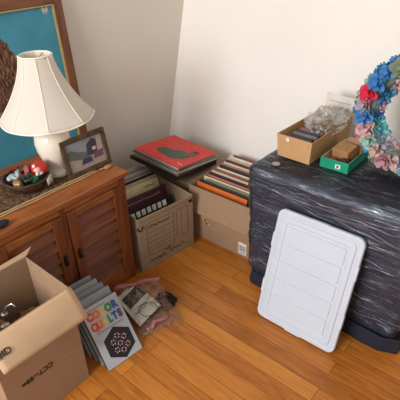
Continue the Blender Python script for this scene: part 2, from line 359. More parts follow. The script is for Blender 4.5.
pflat('printed_car', [q(.3, .15), q(.62, .15), q(.60, .34), q(.36, .34)], solid('photo_car', (52, 56, 92), .4), ph, -.0012)
pflat('printed_van', [q(.66, .2), q(.95, .22), q(.93, .44), q(.7, .44)], solid('photo_van', (110, 74, 88), .4), ph, -.0012)
pflat('printed_window', [q(.68, .52), q(.78, .52), q(.78, .64), q(.68, .64)], solid('photo_win', (196, 176, 170), .4), ph, -.0010)
bm = bmesh.new(); slab(bm, [(.09, .10, -.013), (.13, .10, -.013), (.14, .012, -.058), (.08, .012, -.058)], .003); link('easel_back', bm, M['black'], pf)

# bowl with ornaments
BC = (-1.512, .728)
bowl = empty('bowl', (BC[0], BC[1], .574), label='dark woven bowl filled with holiday ornaments at the left of the lamp', cat='bowl')
bm = bmesh.new(); lathe(bm, [(0, 0), (.045, 0), (.07, .015), (.082, .038), (.086, .05), (.082, .051), (.076, .04), (.062, .02), (.04, .008), (0, .007)], 40)
bmesh.ops.remove_doubles(bm, verts=bm.verts[:], dist=1e-5)
link('bowl_body', bm, mat('dark_wicker', srgb(66, 42, 24), .5, .7, 60, .9), bowl, smooth=True)
bm = bmesh.new(); tube(bm, [(.085*math.cos(t/30*2*PI), .085*math.sin(t/30*2*PI), .051+.002*math.sin(t*2.5)) for t in range(30)], .005, 8, True); link('rim', bm, mat('wicker_rim', srgb(66, 42, 28), .6, .4, 80, .8), bowl, smooth=True)
def orn(name, label, cat, rgb, builder, rough=.35):
    bm = bmesh.new(); builder(bm)
    if name not in ('green_bauble', 'gift_tag'):
        for v_ in bm.verts: v_.co += noise.noise_vector(v_.co*70)*.008
    bmesh.ops.translate(bm, vec=(BC[0], BC[1], .574), verts=bm.verts[:])
    return tag(link(name, bm, solid('orn_'+name+'_'+'_'.join(map(str, rgb)), rgb, rough), smooth=True), label, cat)
san = orn('santa_ornament', 'red santa head ornament with white beard on the bowl of ornaments', 'ornament', (196, 52, 44), lambda b: ball(b, (.02, .050, .076), .031, 3, (1, 1.1, .9)))
def sub(bmf, nm, rgb, par):
    bm = bmesh.new(); bmf(bm); bmesh.ops.translate(bm, vec=(BC[0], BC[1], .574), verts=bm.verts[:]); return link(nm, bm, solid('sub_'+nm+'_%d' % rgb[0], rgb), par, smooth=True)
sub(lambda b: ball(b, (.035, .034, .078), .016, 3, (.9, .9, .9)), 'face', (226, 190, 168), san)
def beard(b):
    for i in range(9): ball(b, (.044+.003*math.cos(i), .022+.005*i*.6, .066+.004*math.sin(i*2.1)), .006, 1)
sub(beard, 'beard', (232, 226, 218), san)
sub(lambda b: ball(b, (.030, .026, .095), .007, 2), 'pompom', (240, 236, 230), san)
orn('bird_ornament', 'white and green bird ornament at the left of the bowl', 'ornament', (150, 170, 170), lambda b: (ball(b, (.0, -.05, .07), .017, 3, (.8, 1.4, .8)), ball(b, (.01, -.033, .082), .010, 2)))
def ribbon(b):
    tube(b, [(-.01+.03*math.sin(t*.5), -.035+.008*t, .068+.016*math.cos(t*1.1)) for t in range(9)], [.004, .008, .01, .01, .011, .01, .01, .008, .004], 8)
orn('ribbon_ornament', 'pink candy ribbon ornament in the middle of the bowl', 'ornament', (178, 92, 100), ribbon)
orn('green_bauble', 'shiny green bauble in the front of the bowl', 'ornament', (24, 110, 66), lambda b: ball(b, (.045, .008, .052), .017, 3), .12)
orn('black_bauble', 'dark glossy bauble between the ribbon and the santa head', 'ornament', (30, 32, 40), lambda b: ball(b, (.04, -.022, .056), .018, 3), .12)
orn('gold_bauble', 'tan gold bauble at the left front of the bowl', 'ornament', (150, 112, 66), lambda b: ball(b, (.038, -.054, .056), .015, 3), .25)
orn('brown_pinecone', 'brown pinecone at the back of the bowl', 'pinecone', (96, 66, 46), lambda b: (ball(b, (-.035, .01, .064), .02, 2, (1, 1.3, 1)), [ball(b, (-.035+.014*math.cos(i*2.4), .01+.018*math.sin(i*2.4), .064+.012*math.cos(i)), .007, 1) for i in range(12)]))
def curl(sd, x0, y0):
    rd = random.Random(sd)
    def f(b):
        tube(b, [(x0+.016*math.cos(t*.9+sd), y0+.020*math.sin(t*.7+sd), .060+.003*t+.006*math.cos(t*1.3)) for t in range(10)], [.002]+[.0045]*8+[.002], 6)
    return f
orn('ribbon_ornament', 'white curled ribbon beside the bird in the bowl', 'ornament', (214, 206, 200), curl(1, .018, -.040))
orn('ribbon_ornament', 'dark red curled ribbon at the back of the bowl', 'ornament', (132, 36, 40), curl(3, -.028, -.020))
orn('ribbon_ornament', 'dark green curled ribbon between the bird and the bauble in the bowl', 'ornament', (30, 74, 58), curl(5, .048, -.015))
t_ = orn('gift_tag', 'small white paper tag hanging on the right rim of the bowl', 'tag', (222, 214, 200), lambda b: slab(b, [(.080, .040, .022), (.064, .074, .024), (.062, .072, .056), (.078, .038, .054)], .0008))

# ------------------------------------------------------------------ cardboard cartons
def wall_box(bm, x0, x1, y0, y1, z0, z1, th=.004):
    box(bm, x0, x1, y0, y1, z0, z0+th)
    box(bm, x0, x0+th, y0, y1, z0+th, z1); box(bm, x1-th, x1, y0, y1, z0+th, z1)
    box(bm, x0+th, x1-th, y0, y0+th, z0+th, z1); box(bm, x0+th, x1-th, y1-th, y1, z0+th, z1)
# --- front left carton (open, flap towards the room)
fc = empty('cardboard_box', (-1.16, .40, 0), label='open brown cardboard box with a wide folded-out flap at the lower left', cat='box')
T = Matrix.Translation((1.16, -.40, 0))
bm = bmesh.new(); wall_box(bm, -1.300, -1.045, .262, .552, 0, .448); bmesh.ops.transform(bm, matrix=T, verts=bm.verts[:]); link('body', bm, M['card'], fc, .0012)
flap_pts = [(-1.043, .256, .449), (-.962, .258, .380), (-.975, .558, .352), (-1.043, .556, .449)]
bm = bmesh.new(); L = [Vector(p)+Vector((1.16, -.40, 0)) for p in flap_pts]
nx_, ny_ = 10, 14; gr = []
for i in range(nx_+1):
    row = []
    for j in range(ny_+1):
        u, v_ = i/nx_, j/ny_
        p = (L[0]*(1-u)+L[1]*u)*(1-v_)+(L[3]*(1-u)+L[2]*u)*v_
        p = p+Vector((.7, 0, .7))*(.006*math.sin(u*PI)*1.0+.004*math.sin(v_*5+1)*u); row.append(bm.verts.new(p))
    gr.append(row)
for i in range(nx_):
    for j in range(ny_): bm.faces.new((gr[i][j], gr[i+1][j], gr[i+1][j+1], gr[i][j+1]))
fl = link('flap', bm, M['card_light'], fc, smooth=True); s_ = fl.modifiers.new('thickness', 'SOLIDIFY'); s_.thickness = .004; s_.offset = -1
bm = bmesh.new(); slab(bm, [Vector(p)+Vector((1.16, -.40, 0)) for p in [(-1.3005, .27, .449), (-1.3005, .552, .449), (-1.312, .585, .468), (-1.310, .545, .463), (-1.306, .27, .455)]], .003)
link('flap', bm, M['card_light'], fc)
# marks on the flap and the face
fm = plane_basis(L[3]+Vector((0, 0, 0)), (0, 1, 0), (-.7, 0, .7))
um = (L[0]-L[1]).normalized()
tm = plane_basis(((L[0]+L[1])/2*.80+(L[2]+L[3])/2*.20)+Vector((.008, .005, .008)), (0, 1, 0), um)
text('handwriting', '#ID', .028, tm @ Matrix.Translation((-.036, -.002, .0)), M['ink'], fl, bold=.0004)
tm = plane_basis((-1.0440+1.16, .374-.40, .195), (0, 1, 0), (0, 0, 1)) @ Matrix.Rotation(PI, 4, 'Z')
text('printing', 'CCT--99=', .030, tm, M['ink'], fc, bold=.0005, sx=.92)
# contents
def crumple(name, label, cat, c, r, scale, rgb, seed, amp=.35, fr=2.6):
    bm = bmesh.new(); ball(bm, (0, 0, 0), r, 4)
    for v_ in bm.verts:
        d = v_.co.normalized(); n1 = noise.noise(d*fr+Vector((seed, 0, 0))); n2_ = abs(noise.noise(d*fr*2.3+Vector((0, seed, 0))))
        v_.co *= 1+amp*n1+amp*.8*n2_
        v_.co = Vector((v_.co.x*scale[0], v_.co.y*scale[1], v_.co.z*scale[2]))+Vector(c)
    return tag(link(name, bm, mat(name+'_paper%d' % seed, srgb(*rgb), .8, .15, 30, .3)), label, cat)
crumple('packing_paper', 'crumpled golden brown packing paper at the left inside the open cardboard box', 'paper', (-1.215, .345, .30), .058, (.8, .7, .7), (150, 104, 52), 3)
crumple('packing_paper', 'dark crumpled brown packing paper in the middle of the open cardboard box', 'paper', (-1.17, .46, .27), .062, (1, .9, .6), (120, 78, 52), 8)
bm = bmesh.new(); ball(bm, (-1.192, .385, .365), .013, 3, (1, 1, .8)); tube(bm, [(-1.19, .385, .372), (-1.18, .395, .40), (-1.17, .41, .408), (-1.155, .412, .40)], [.006, .004, .004, .003])
ball(bm, (-1.145, .36, .365), .012, 3, (1, 1.4, .7))
tag(link('figurine', bm, solid('silver_grey_metal', (176, 174, 170), .25, metallic=.8), smooth=True), 'small silver metal figurine on the packing paper in the open cardboard box', 'figurine')
bm = B(-1.285, -1.06, .28, .54, .006, .20); tag(link('wrapped_bundle', bm, mat('dark_kraft_wrap', srgb(84, 56, 36), .8, .2, 20, .4), bevel=.03, seg=4), 'dark brown wrapped bundle at the bottom of the open cardboard box', 'bundle')

# --- bin of records: printed file carton beside the cabinet
A0 = Vector((-1.318, 1.093, 0)); RZ = -.1476
bn = empty('file_box', A0, (0, 0, RZ), label='brown printed file box full of records between the cabinet and the corner', cat='box')
bm = bmesh.new(); wall_box(bm, -.425, 0, 0, .332, 0, .305); link('body', bm, M['card_dull'], bn, .0015)
fmx = Matrix(((0, 0, 1, .0005), (1, 0, 0, 0), (0, 1, 0, 0), (0, 0, 0, 1)))   # local x->y, y->z, z->x
bm = bmesh.new(); Ls = []
for zz in (.262, .235, .207, .179, .151, .123): Ls.append([(.045, zz), (.205, zz)])
Ls += [[(.045, .262), (.045, .075)], [(.205, .262), (.205, .075)], [(.045, .075), (.205, .075)], [(.045, .1), (.205, .1)], [(.225, .262), (.295, .262), (.295, .1), (.225, .1), (.225, .262)], [(.255, .262), (.255, .1)], [(.02, .285), (.312, .285)]]
strokes(bm, Ls, fmx, .0014, .0004); link('printed_form', bm, M['brownink'], bn)
def scribble(x0, x1, y, amp, n, seed):
    rnd = random.Random(seed); return [(x0+(x1-x0)*i/n, y+amp*(rnd.random()-.5)*2) for i in range(n+1)]
for sc in ((.05, .15, .040, .012, 20, 1), (.17, .27, .046, .012, 18, 2), (.13, .18, .068, .008, 10, 3), (.06, .18, .24, .006, 20, 5)):
    bm = bmesh.new(); strokes(bm, [scribble(*sc)], fmx, .0028, .0005); link('handwriting', bm, M['ink'], bn)
bm = bmesh.new(); tube(bm, [(.0015, .01+.014*math.cos(t), .262+.022*math.sin(t)) for t in [i*.35+PI for i in range(10)]], .0032, 6)
link('hand_hole', bm, M['black'], bn); link('corner_notch', B(-.001, .0015, .306, .326, .268, .285), M['black'], bn)
def in_bin(name, lx0, lx1, ly0, ly1, z0, z1, lean, m, label, group=None):
    mtx = Matrix.Translation(A0) @ Matrix.Rotation(RZ, 4, 'Z') @ Matrix.Translation((lx0, ly0, z0)) @ Matrix.Rotation(-lean, 4, 'Y')
    e = D.objects.new(name, None); 
    bm = B(0, lx1-lx0, 0, ly1-ly0, 0, z1-z0); o = link(name, bm, m, bevel=.0008); o.matrix_world = mtx; tag(o, label, 'record', group); return o
G1 = 'records in the printed file box'
cols = [(214, 208, 196), (186, 182, 176), (60, 56, 58), (206, 196, 170), (150, 146, 150), (222, 216, 206), (52, 40, 36), (190, 170, 132)]
words = ['white', 'pale grey', 'charcoal', 'ivory', 'mid grey', 'bright white', 'dark brown', 'tan']
ordn = ['first', 'second', 'third', 'fourth', 'fifth', 'sixth', 'seventh', 'eighth', 'ninth', 'tenth', 'eleventh', 'twelfth', 'thirteenth', 'fourteenth', 'fifteenth', 'sixteenth']
for i in range(8):
    in_bin('record_sleeve', -.385+i*.022, -.380+i*.022, .01, .322, .008, .322-.004*(i % 3), .12+.012*i, solid('sleeve_'+words[i].replace(' ', '_'), cols[i]),
           '%s record sleeve, %s from the back of the printed file box' % (words[i], ordn[i]), G1)
rc = in_bin('record_sleeve', -.175, -.170, .01, .320, .008, .318, .34, solid('cream_sleeve', (222, 206, 160)), 'cream record sleeve with dark writing, seen from the front in the printed file box', G1)
bm = bmesh.new(); rmx = Matrix(((0, 0, 1, .0055), (1, 0, 0, 0), (0, 1, 0, 0), (0, 0, 0, 1)))
strokes(bm, [scribble(.03, .17, .225, .006, 26, 9), scribble(.22, .28, .285, .006, 12, 10)], rmx, .003, .0005); link('lettering', bm, M['ink'], rc)
rm = in_bin('record_sleeve', -.115, -.110, .01, .320, .008, .300, .36, solid('maroon_sleeve', (84, 30, 46)), 'maroon record sleeve in front of the cream one in the printed file box', G1)
bm = bmesh.new(); strokes(bm, [scribble(.03, .27, .262, .003, 30, 11)], rmx, .0022, .0005); link('lettering', bm, solid('pale_lettering', (196, 178, 150)), rm)
rb = in_bin('record_sleeve', -.070, -.065, .015, .30, .008, .275, .26, M['black'], 'black record sleeve with white block lettering at the front of the printed file box', G1)
bm = bmesh.new()
for i in range(7): box(bm, .006, .0068, .03+i*.032, .052+i*.032, .222, .252)
link('white_blocks', bm, M['white'], rb)

# --- brown carton by the back wall
bc = empty('cardboard_box', (-1.15, 1.68, 0), label='open brown carton of records by the back wall with its front flap hanging down', cat='box')
T = Matrix.Translation((1.15, -1.68, 0)); bm = bmesh.new(); wall_box(bm, -1.355, -.945, 1.492, 1.86, 0, .305); bmesh.ops.transform(bm, matrix=T, verts=bm.verts[:]); link('body', bm, M['card'], bc, .0015)
bm = bmesh.new(); slab(bm, [Vector(p)+Vector((1.15, -1.68, 0)) for p in [(-1.35, 1.490, .306), (-1.325, 1.464, .170), (-.962, 1.464, .170), (-.945, 1.490, .306)]], .004); link('flap', bm, M['card'], bc, .001)
bm = bmesh.new(); box(bm, -1.032+1.15, -.985+1.15, 1.4908-1.68, 1.4918-1.68, .015, .085); lb = link('sticker', bm, M['white'], bc)
bm = bmesh.new()
for i in range(6): box(bm, -1.026+1.15+i*.0065, -1.0225+1.15+i*.0065, 1.4902-1.68, 1.4909-1.68, .034, .07)
box(bm, -1.026+1.15, -.99+1.15, 1.4902-1.68, 1.4909-1.68, .022, .027); link('bars', bm, solid('grey_print', (96, 96, 98)), lb)
bm = bmesh.new(); strokes(bm, [[(0, 0), (.02, -.012), (.03, -.03), (.045, -.032)]], Matrix(((1, 0, 0, -1.27+1.15), (0, 0, -1, 1.4918-1.68), (0, 1, 0, .135), (0, 0, 0, 1))), .011, .0008); link('tape', bm, solid('yellow_tape', (206, 168, 70)), bc)['label'] = 'yellow tape'
G2 = 'records in the open carton by the back wall'
c2 = [(214, 106, 38), (40, 44, 46), (128, 122, 88), (226, 214, 190), (172, 110, 90), (58, 40, 44), (214, 190, 168), (150, 92, 66), (232, 220, 204), (60, 48, 46), (188, 142, 106), (224, 210, 196), (96, 62, 52), (210, 186, 150), (230, 222, 210), (128, 84, 62)]
n2_ = ['orange', 'black', 'olive', 'cream', 'dusty rose', 'dark plum', 'beige', 'brick red', 'off-white', 'charcoal', 'light brown', 'pale ivory', 'dark brown', 'sandy', 'white', 'chestnut']
for i in range(16):
    y = 1.506+i*.0205; x0 = -1.343+.012*random.random()+(.03 if i == 2 else 0); h = .301+.0022*i+.004*random.random(); ln = .14+.02*random.random()
    bm = B(0, .315, 0, .0055+.004*(i % 4 == 1), 0, h); o = link('record_sleeve', bm, solid('b_sleeve_'+n2_[i].replace(' ', '_'), c2[i]), bevel=.0008)
    o.location = (x0, y-.0, .006); o.rotation_euler = (-.10, 0, 0)
    tag(o, '%s record sleeve, %s from the front in the open carton by the back wall' % (n2_[i], ordn[i]), 'record', G2)

# --- plain carton in the corner with the stack of albums on it
cc = empty('cardboard_box', (-1.54, 1.67, 0), label='plain brown carton in the corner under the tilted stack of albums', cat='box')
bm = B(-.165, .17, -.155, .185, 0, .285); link('body', bm, M['card_dull'], cc, .003)
bm = B(-.02, .02, -.156, .186, .2852, .2858); link('tape', bm, solid('brown_tape', (150, 112, 74), .3), cc)
ST = plane_basis((-1.5385, 1.604, .400), (1, .01, -.072), (0, 1, -.128))
G3 = 'albums stacked in the corner'
c3 = [(216, 48, 46), (220, 212, 196), (58, 52, 50), (164, 156, 140), (44, 42, 44), (196, 188, 170), (74, 66, 60), (150, 140, 126), (28, 26, 28), (40, 34, 34)]
n3 = ['red', 'ivory', 'charcoal', 'taupe', 'black', 'cream', 'dark brown', 'grey', 'thick black', 'wide black']
z = 0
for i in range(10):
    th = .0048 if i < 8 else .011
    s = .161 if i < 8 else .168
    dx, dy, rz = (0, 0, 0) if i == 0 else (random.uniform(-.006, .006), random.uniform(-.006, .006), random.uniform(-.03, .03))
    if i >= 8: dx = -.004; dy = -.008
    o = link('album', B(-s, s, -s, s, -th, 0), solid('album_'+n3[i].replace(' ', '_'), c3[i], .4), bevel=.0006)
    o.matrix_world = ST @ Matrix.Translation((dx, dy, z)) @ Matrix.Rotation(rz, 4, 'Z')
    z -= th+.0006
    tag(o, 'red album cover with a reclining figure in green, topmost of the stack in the corner' if i == 0 else '%s album, %s from the top of the stack in the corner' % (n3[i], ordn[i]), 'album', G3)
    if i == 0: top = o
def flat(name, pts, m, parent, z=.0001, th=.0007):
    bm = bmesh.new(); slab(bm, [(x, y, z) for x, y in pts], th); return link(name, bm, m, parent)
jk = flat('printed_jacket', [(-.06, -.09), (.06, -.105), (.10, -.06), (.105, -.01), (.07, .015), (.02, .02), (-.02, -.01), (-.07, -.02), (-.085, -.06)], solid('jacket_green', (62, 84, 62), .4), top)
flat('printed_arm', [(.06, -.05), (.12, .02), (.10, .045), (.05, .01)], solid('arm_green', (74, 96, 72), .4), jk, .0009)
bm = bmesh.new(); ball(bm, (.085, .045, .0012), .020, 2, (1, 1.1, .05)); link('printed_face', bm, solid('print_face', (120, 74, 56), .4), jk)
bm = bmesh.new(); ball(bm, (.091, .06, .0016), .017, 2, (1.2, .8, .05)); link('printed_hair', bm, solid('print_hair', (38, 26, 24), .4), jk)
bm = bmesh.new(); strokes(bm, [scribble(-.10, .0, .07, .008, 16, 21), scribble(-.02, .06, .11, .006, 12, 22)], Matrix.Identity(4), .004, .0009); link('printed_lettering', bm, solid('orange_lettering', (232, 132, 70)), top)
bm = bmesh.new(); strokes(bm, [scribble(.11, .15, -.12, .004, 8, 23)], Matrix.Identity(4), .003, .0009); link('small_lettering', bm, M['white'], top)

# ------------------------------------------------------------------ row of leaning game boxes
G4 = 'boxed sets leaning in a row against the cabinet'
u_ = Vector((.018, .153, 0)).normalized(); v_dir = Vector((-.150, .018, .199)).normalized()
bl = ['front of the row, with rainbow lettering and a black hexagon on its cover', 'second', 'third', 'fourth', 'fifth']
gcols = [(176, 178, 182), (150, 152, 152), (138, 140, 142), (158, 158, 156), (126, 126, 130)]
for i in range(5):
    o0 = Vector((-1.001, .612, .004))+Vector((-.036*i, -.002*i, 0)); hh = .252+(.0 if i == 0 else .012); 
    o0.x += 0.0
    mtx = plane_basis(o0, u_, v_dir); e = empty('boxed_set'); e.matrix_world = mtx
    tag(e, 'grey boxed set with rainbow lettering and black hexagon, front of the leaning row' if i == 0 else 'grey plastic covered boxed set, %s from the front of the leaning row' % bl[i], 'box', G4)
    wd = .158 if i == 0 else .160
    link('cover', B(0, wd, 0, hh, -.003, 0), solid('set_cover_%d' % i, gcols[i], .28), e, .0008)
    link('case', B(.002, wd-.001, .002, hh-.002, -.024, -.003), solid('set_case_%d' % i, (58, 56, 60) if i % 2 == 0 else (92, 90, 92), .5), e, .001)
    if i == 0:
        cv = e.children[0]; cv['label'] = 'grey cover'
        rain = [(214, 62, 44), (228, 110, 50), (232, 186, 50), (40, 134, 74), (36, 94, 160), (92, 60, 130)]
        def letters(s, y, x0, dx, cs, wx):
            for kx, ch in enumerate(s):
                t = text('letter', ch, .041, Matrix.Translation((x0+dx*kx, y, .0006)), solid('rainbow_%d' % cs[kx], rain[cs[kx]], .5), cv, .0005, bold=.0030, sx=wx)
        letters('COLOR', .212, .022, .0275, [0, 1, 2, 3, 4], .86); letters('QUILTS', .170, .024, .0228, [0, 1, 2, 3, 4, 5], .80)
        bm = bmesh.new(); slab(bm, [(.02, .235, .0001), (.10, .235, .0001), (.10, .238, .0001), (.02, .238, .0001)], .0004)
        slab(bm, [(.02, .141, .0001), (.14, .141, .0001), (.14, .144, .0001), (.02, .144, .0001)], .0004); link('small_print', bm, solid('grey_small_print', (110, 110, 112)), cv)
        cx0, cy0, R_ = .086, .072, .066
        bm = bmesh.new(); slab(bm, [(cx0+R_*math.cos(a+.5), cy0+R_*math.sin(a+.5), .0001) for a in [j*PI/3 for j in range(6)]], .0012); hx = link('printed_hexagon', bm, M['black'], cv)
        cl = [(226, 200, 190), (206, 90, 110), (170, 190, 220)]
        for ci in range(3):
            bm = bmesh.new()
            for fi, (fx, fy) in enumerate([(0, .028), (-.024, .012), (.024, .012), (0, -.004), (-.022, -.022), (.026, -.022), (.002, -.034)]):
                for pi_ in range(6):
                    if (pi_+fi) % 3 != ci: continue
                    a = pi_*PI/3; x, y = cx0+fx+.009*math.cos(a), cy0+fy+.009*math.sin(a)
                    slab(bm, [(x+.0028*math.cos(b_), y+.0028*math.sin(b_), .0013) for b_ in [j*2*PI/6 for j in range(6)]], .0004)
            link('flower_dots', bm, solid('dots_%d' % ci, cl[ci]), hx)

# ------------------------------------------------------------------ zip bag with card and cables on the floor
bm = bmesh.new(); nx_, ny_ = 44, 44; gr = []
c00, c10, c11, c01 = Vector((-1.03, .785, .004)), Vector((-.96, .985, .004)), Vector((-1.19, 1.082, .006)), Vector((-1.300, .90, .006))
for side in (1, -1):
    g = []
    for i in range(nx_+1):
        row = []
        for j in range(ny_+1):
            a, b_ = i/nx_, j/ny_; p = (c00*(1-a)+c01*a)*(1-b_)+(c10*(1-a)+c11*a)*b_
            env = max(0, (1-(2*a-1)**4)*(1-(2*b_-1)**4))
            h = .004+env*.052+.016*env*noise.noise(p*28)+.008*env*noise.noise(p*60)+a**3*.03 if side > 0 else .002
            row.append(bm.verts.new((p.x+.01*noise.noise(p*25+Vector((3, 0, 0))), p.y+.01*noise.noise(p*25), h)))
        g.append(row)
    for i in range(nx_):
        for j in range(ny_): bm.faces.new((g[i][j], g[i+1][j], g[i+1][j+1], g[i][j+1]))
bag = tag(link('plastic_bag', bm, M['bag'], smooth=True), 'clear zip bag on the floor holding a card and black cables', 'bag')
bm = bmesh.new(); tube(bm, [Vector((-1.300, .90, .0))*(1-t/12)+Vector((-1.19, 1.082, 0))*(t/12)+Vector((.0, 0, .040+.005*math.sin(t))) for t in range(13)], .012, 8)
link('zip_strip', bm, solid('pink_zip', (186, 112, 104), .4), bag, smooth=True)['label'] = 'pink zip strip'
cd = link('booklet', bmesh.new(), M['white']); bm = bmesh.new(); slab(bm, [(-1.250, .868, .030), (-1.053, .824, .030), (-1.066, .962, .036), (-1.262, .985, .036)], .005); bm.to_mesh(cd.data); bm.free(); cd.data.materials[0] = solid('ivory_card', (216, 212, 196), .5)
tag(cd, 'white card with a dark printed photo lying in the clear bag', 'card')
bm = bmesh.new(); slab(bm, [(-1.222, .875, .0357), (-1.150, .862, .0357), (-1.165, .972, .0415), (-1.24, .978, .0413)], .0008); link('printed_photo', bm, solid('dark_photo', (62, 60, 60), .4), cd)
tag(link('case', B(-1.245, -1.07, .872, .965, .003, .029), solid('charcoal_case', (40, 38, 42), .5), bevel=.003), 'flat dark case under the white card in the clear bag', 'case')
bm = bmesh.new(); tube(bm, [(-1.085+.040*math.cos(t/28*2*PI), .905+.040*math.sin(t/28*2*PI), .046+.001*math.sin(t)) for t in range(28)], .0016, 6, True)
tag(link('cable', bm, M['black'], smooth=True), 'thin black cable looped over the white card', 'cable')
bm = bmesh.new()
pts = [(-1.085+.040*math.cos(t*.53)+.012*math.sin(t*1.7), 1.012+.030*math.sin(t*.53)+.01*math.cos(t*.9), .012+.0075*(1+math.sin(t*.31))) for t in range(64)]
tube(bm, pts, .0042, 6); tag(link('cable', bm, M['black'], smooth=True), 'tangle of black cable at the right end of the clear bag', 'cable')
bm = bmesh.new(); tube(bm, [(-1.02, .86, .012), (-1.035, .89, .016), (-1.02, .92, .014), (-1.012, .95, .012)], .007, 8); tag(link('plug', bm, solid('rose_plug', (196, 110, 120), .4), smooth=True), 'small pink plug at the front edge of the clear bag', 'plug')

# ------------------------------------------------------------------ big wrapped block
bx0, bx1, by0, by1, bz = -.893, -.205, 1.366, 1.862, .612
def rbox(bm, x0, x1, y0, y1, z0, z1, r, amp, fr, seed, nseg=70):
    bmesh.ops.create_cube(bm, size=1); bmesh.ops.subdivide_edges(bm, edges=bm.edges[:], cuts=nseg, use_grid_fill=True)
    ctr = Vector(((x0+x1)/2, (y0+y1)/2, (z0+z1)/2)); h = Vector(((x1-x0)/2, (y1-y0)/2, (z1-z0)/2))
    for v_ in bm.verts:
        p = Vector((v_.co.x*2*h.x, v_.co.y*2*h.y, v_.co.z*2*h.z))
        c = Vector((max(-h.x+r, min(h.x-r, p.x)), max(-h.y+r, min(h.y-r, p.y)), max(-h.z+r, min(h.z-r, p.z))))
        d = p-c; n_ = d.normalized() if d.length > 1e-6 else Vector((0, 0, 1)); q_ = c+n_*r if d.length > 1e-6 else p
        w = ctr+q_; nn = amp*noise.noise(Vector((w.x*fr[0]+seed, w.y*fr[1], w.z*fr[2])))+amp*.5*noise.noise(Vector((w.x*fr[0]*2.5, w.y*fr[1]*2.5+seed, w.z*fr[2]*2.5)))
        v_.co = w+n_*nn; v_.co.x -= .022*max(0, v_.co.z)/.6*max(0, min(1, (-.5-v_.co.x)/.35))
blk = empty('wrapped_bundle', (-.545, 1.62, 0), label='big navy blanket bundle wrapped in clear stretch film against the back wall', cat='bundle')
T = Matrix.Translation((.545, -1.62, 0))
bm = bmesh.new(); rbox(bm, bx0+.006, bx1-.006, by0+.006, by1, .012, bz-.006, .035, .006, (6, 6, 9), 2)
bmesh.ops.transform(bm, matrix=T, verts=bm.verts[:]); link('blanket', bm, M['navy'], blk, smooth=True)
bm = bmesh.new(); rbox(bm, bx0-.002, bx1+.012, by0-.006, by1+.001, .075, bz, .035, .007, (4, 4, 16), 5, 90)
for v_ in bm.verts:
    if v_.co.z < .12 and v_.co.x > bx1-.12: v_.co += Vector((.012, -.010, 0))*noise.noise(v_.co*22)*2
bmesh.ops.delete(bm, geom=[f for f in bm.faces if f.calc_center_median().z < .083], context='FACES')
bmesh.ops.transform(bm, matrix=T, verts=bm.verts[:]); fo = link('stretch_film', bm, M['film'], blk, smooth=True)
bm = bmesh.new(); pts = []   # blanket hem that hangs out below the film
per = [(bx0+.02, by0+.25), (bx0+.004, by0+.03), (bx0+.03, by0-.002), (bx0+.2, by0-.004), (bx1-.25, by0-.010), (bx1-.05, by0-.018), (bx1+.018, by0+.01), (bx1+.02, by0+.25)]
ring = []
for s_i in range(len(per)-1):
    for t in range(12):
        a, b_ = per[s_i], per[s_i+1]; ring.append(Vector((a[0]+(b_[0]-a[0])*t/12, a[1]+(b_[1]-a[1])*t/12, 0)))
rows = []
for kz in range(9):
    z_ = .004+.0085*kz; row = []
    for i, p in enumerate(ring):
        o_ = .008*noise.noise(Vector((p.x*14, p.y*14, z_*20)))
        row.append(bm.verts.new((p.x+.545+o_, p.y-1.62+o_-.006*(1-kz/8), z_)))
    rows.append(row)
for a, b_ in zip(rows, rows[1:]):
    for i in range(len(a)-1): bm.faces.new((a[i], a[i+1], b_[i+1], b_[i]))
hem = link('blanket_hem', bm, M['navy_hem'], blk, smooth=True); s_ = hem.modifiers.new('thickness', 'SOLIDIFY'); s_.thickness = .006
# ridges of twisted film
bm = bmesh.new(); rnd = random.Random(4)
for i in range(34):
    zz = .12+.44*rnd.random(); x_ = bx0+.02+rnd.random()*.5; ln = .06+.2*rnd.random(); sl = rnd.uniform(-.12, .22)
    pts = [(x_+ln*t/8+.545, by0-.0125+.002*math.sin(t)-1.62, zz-ln*t/8*sl+.003*math.sin(t*1.3+i)) for t in range(9) if x_+ln*t/8 < bx1-.03]
    if len(pts) > 3: tube(bm, pts, [.0003]+[rnd.uniform(.0006, .0018) for _ in pts[2:]]+[.0003], 5)
link('film_crease', bm, M['film'], fo, smooth=True)

# white lid leaning on it
lo = Vector((-.732, 1.206, .008)); lid = empty('storage_lid'); LM = plane_basis(lo, (1, 0, .0), (0, .128, .479)); lid.matrix_world = LM
tag(lid, 'white plastic storage bin lid leaning against the wrapped navy bundle', 'lid')
lw, lh = .354, .497
def rrect(x0, x1, y0, y1, r, n=7):
    out = []
    for cx_, cy0_, a0 in ((x1-r, y1-r, 0), (x0+r, y1-r, PI/2), (x0+r, y0+r, PI), (x1-r, y0+r, 1.5*PI)):
        for i in range(n+1): a = a0+PI/2*i/n; out.append((cx_+r*math.cos(a), cy0_+r*math.sin(a)))
    return out
bm = bmesh.new()
prof = [(0, -.016, .030), (0, -.002, .030), (.003, .001, .027), (.016, .001, .024), (.018, -.002, .022), (.024, -.002, .020), (.028, .0035, .018), (.046, .0035, .012), (.049, .0, .010)]
rings = []
for ins, zz, r in prof: rings.append([bm.verts.new((x, y, zz)) for x, y in rrect(ins, lw-ins, ins, lh-ins, max(r, .006))])
n_ = len(rings[0])
for a, b_ in zip(rings, rings[1:]):
    for i in range(n_): bm.faces.new((a[i], a[(i+1) % n_], b_[(i+1) % n_], b_[i]))
bm.faces.new(rings[-1]); bm.faces.new(rings[0][::-1])
link('rim', bm, M['lid'], lid, smooth=False, bevel=.0012)
bm = bmesh.new(); np_ = 5; y0 = .056; ph_ = (lh-.112)/np_
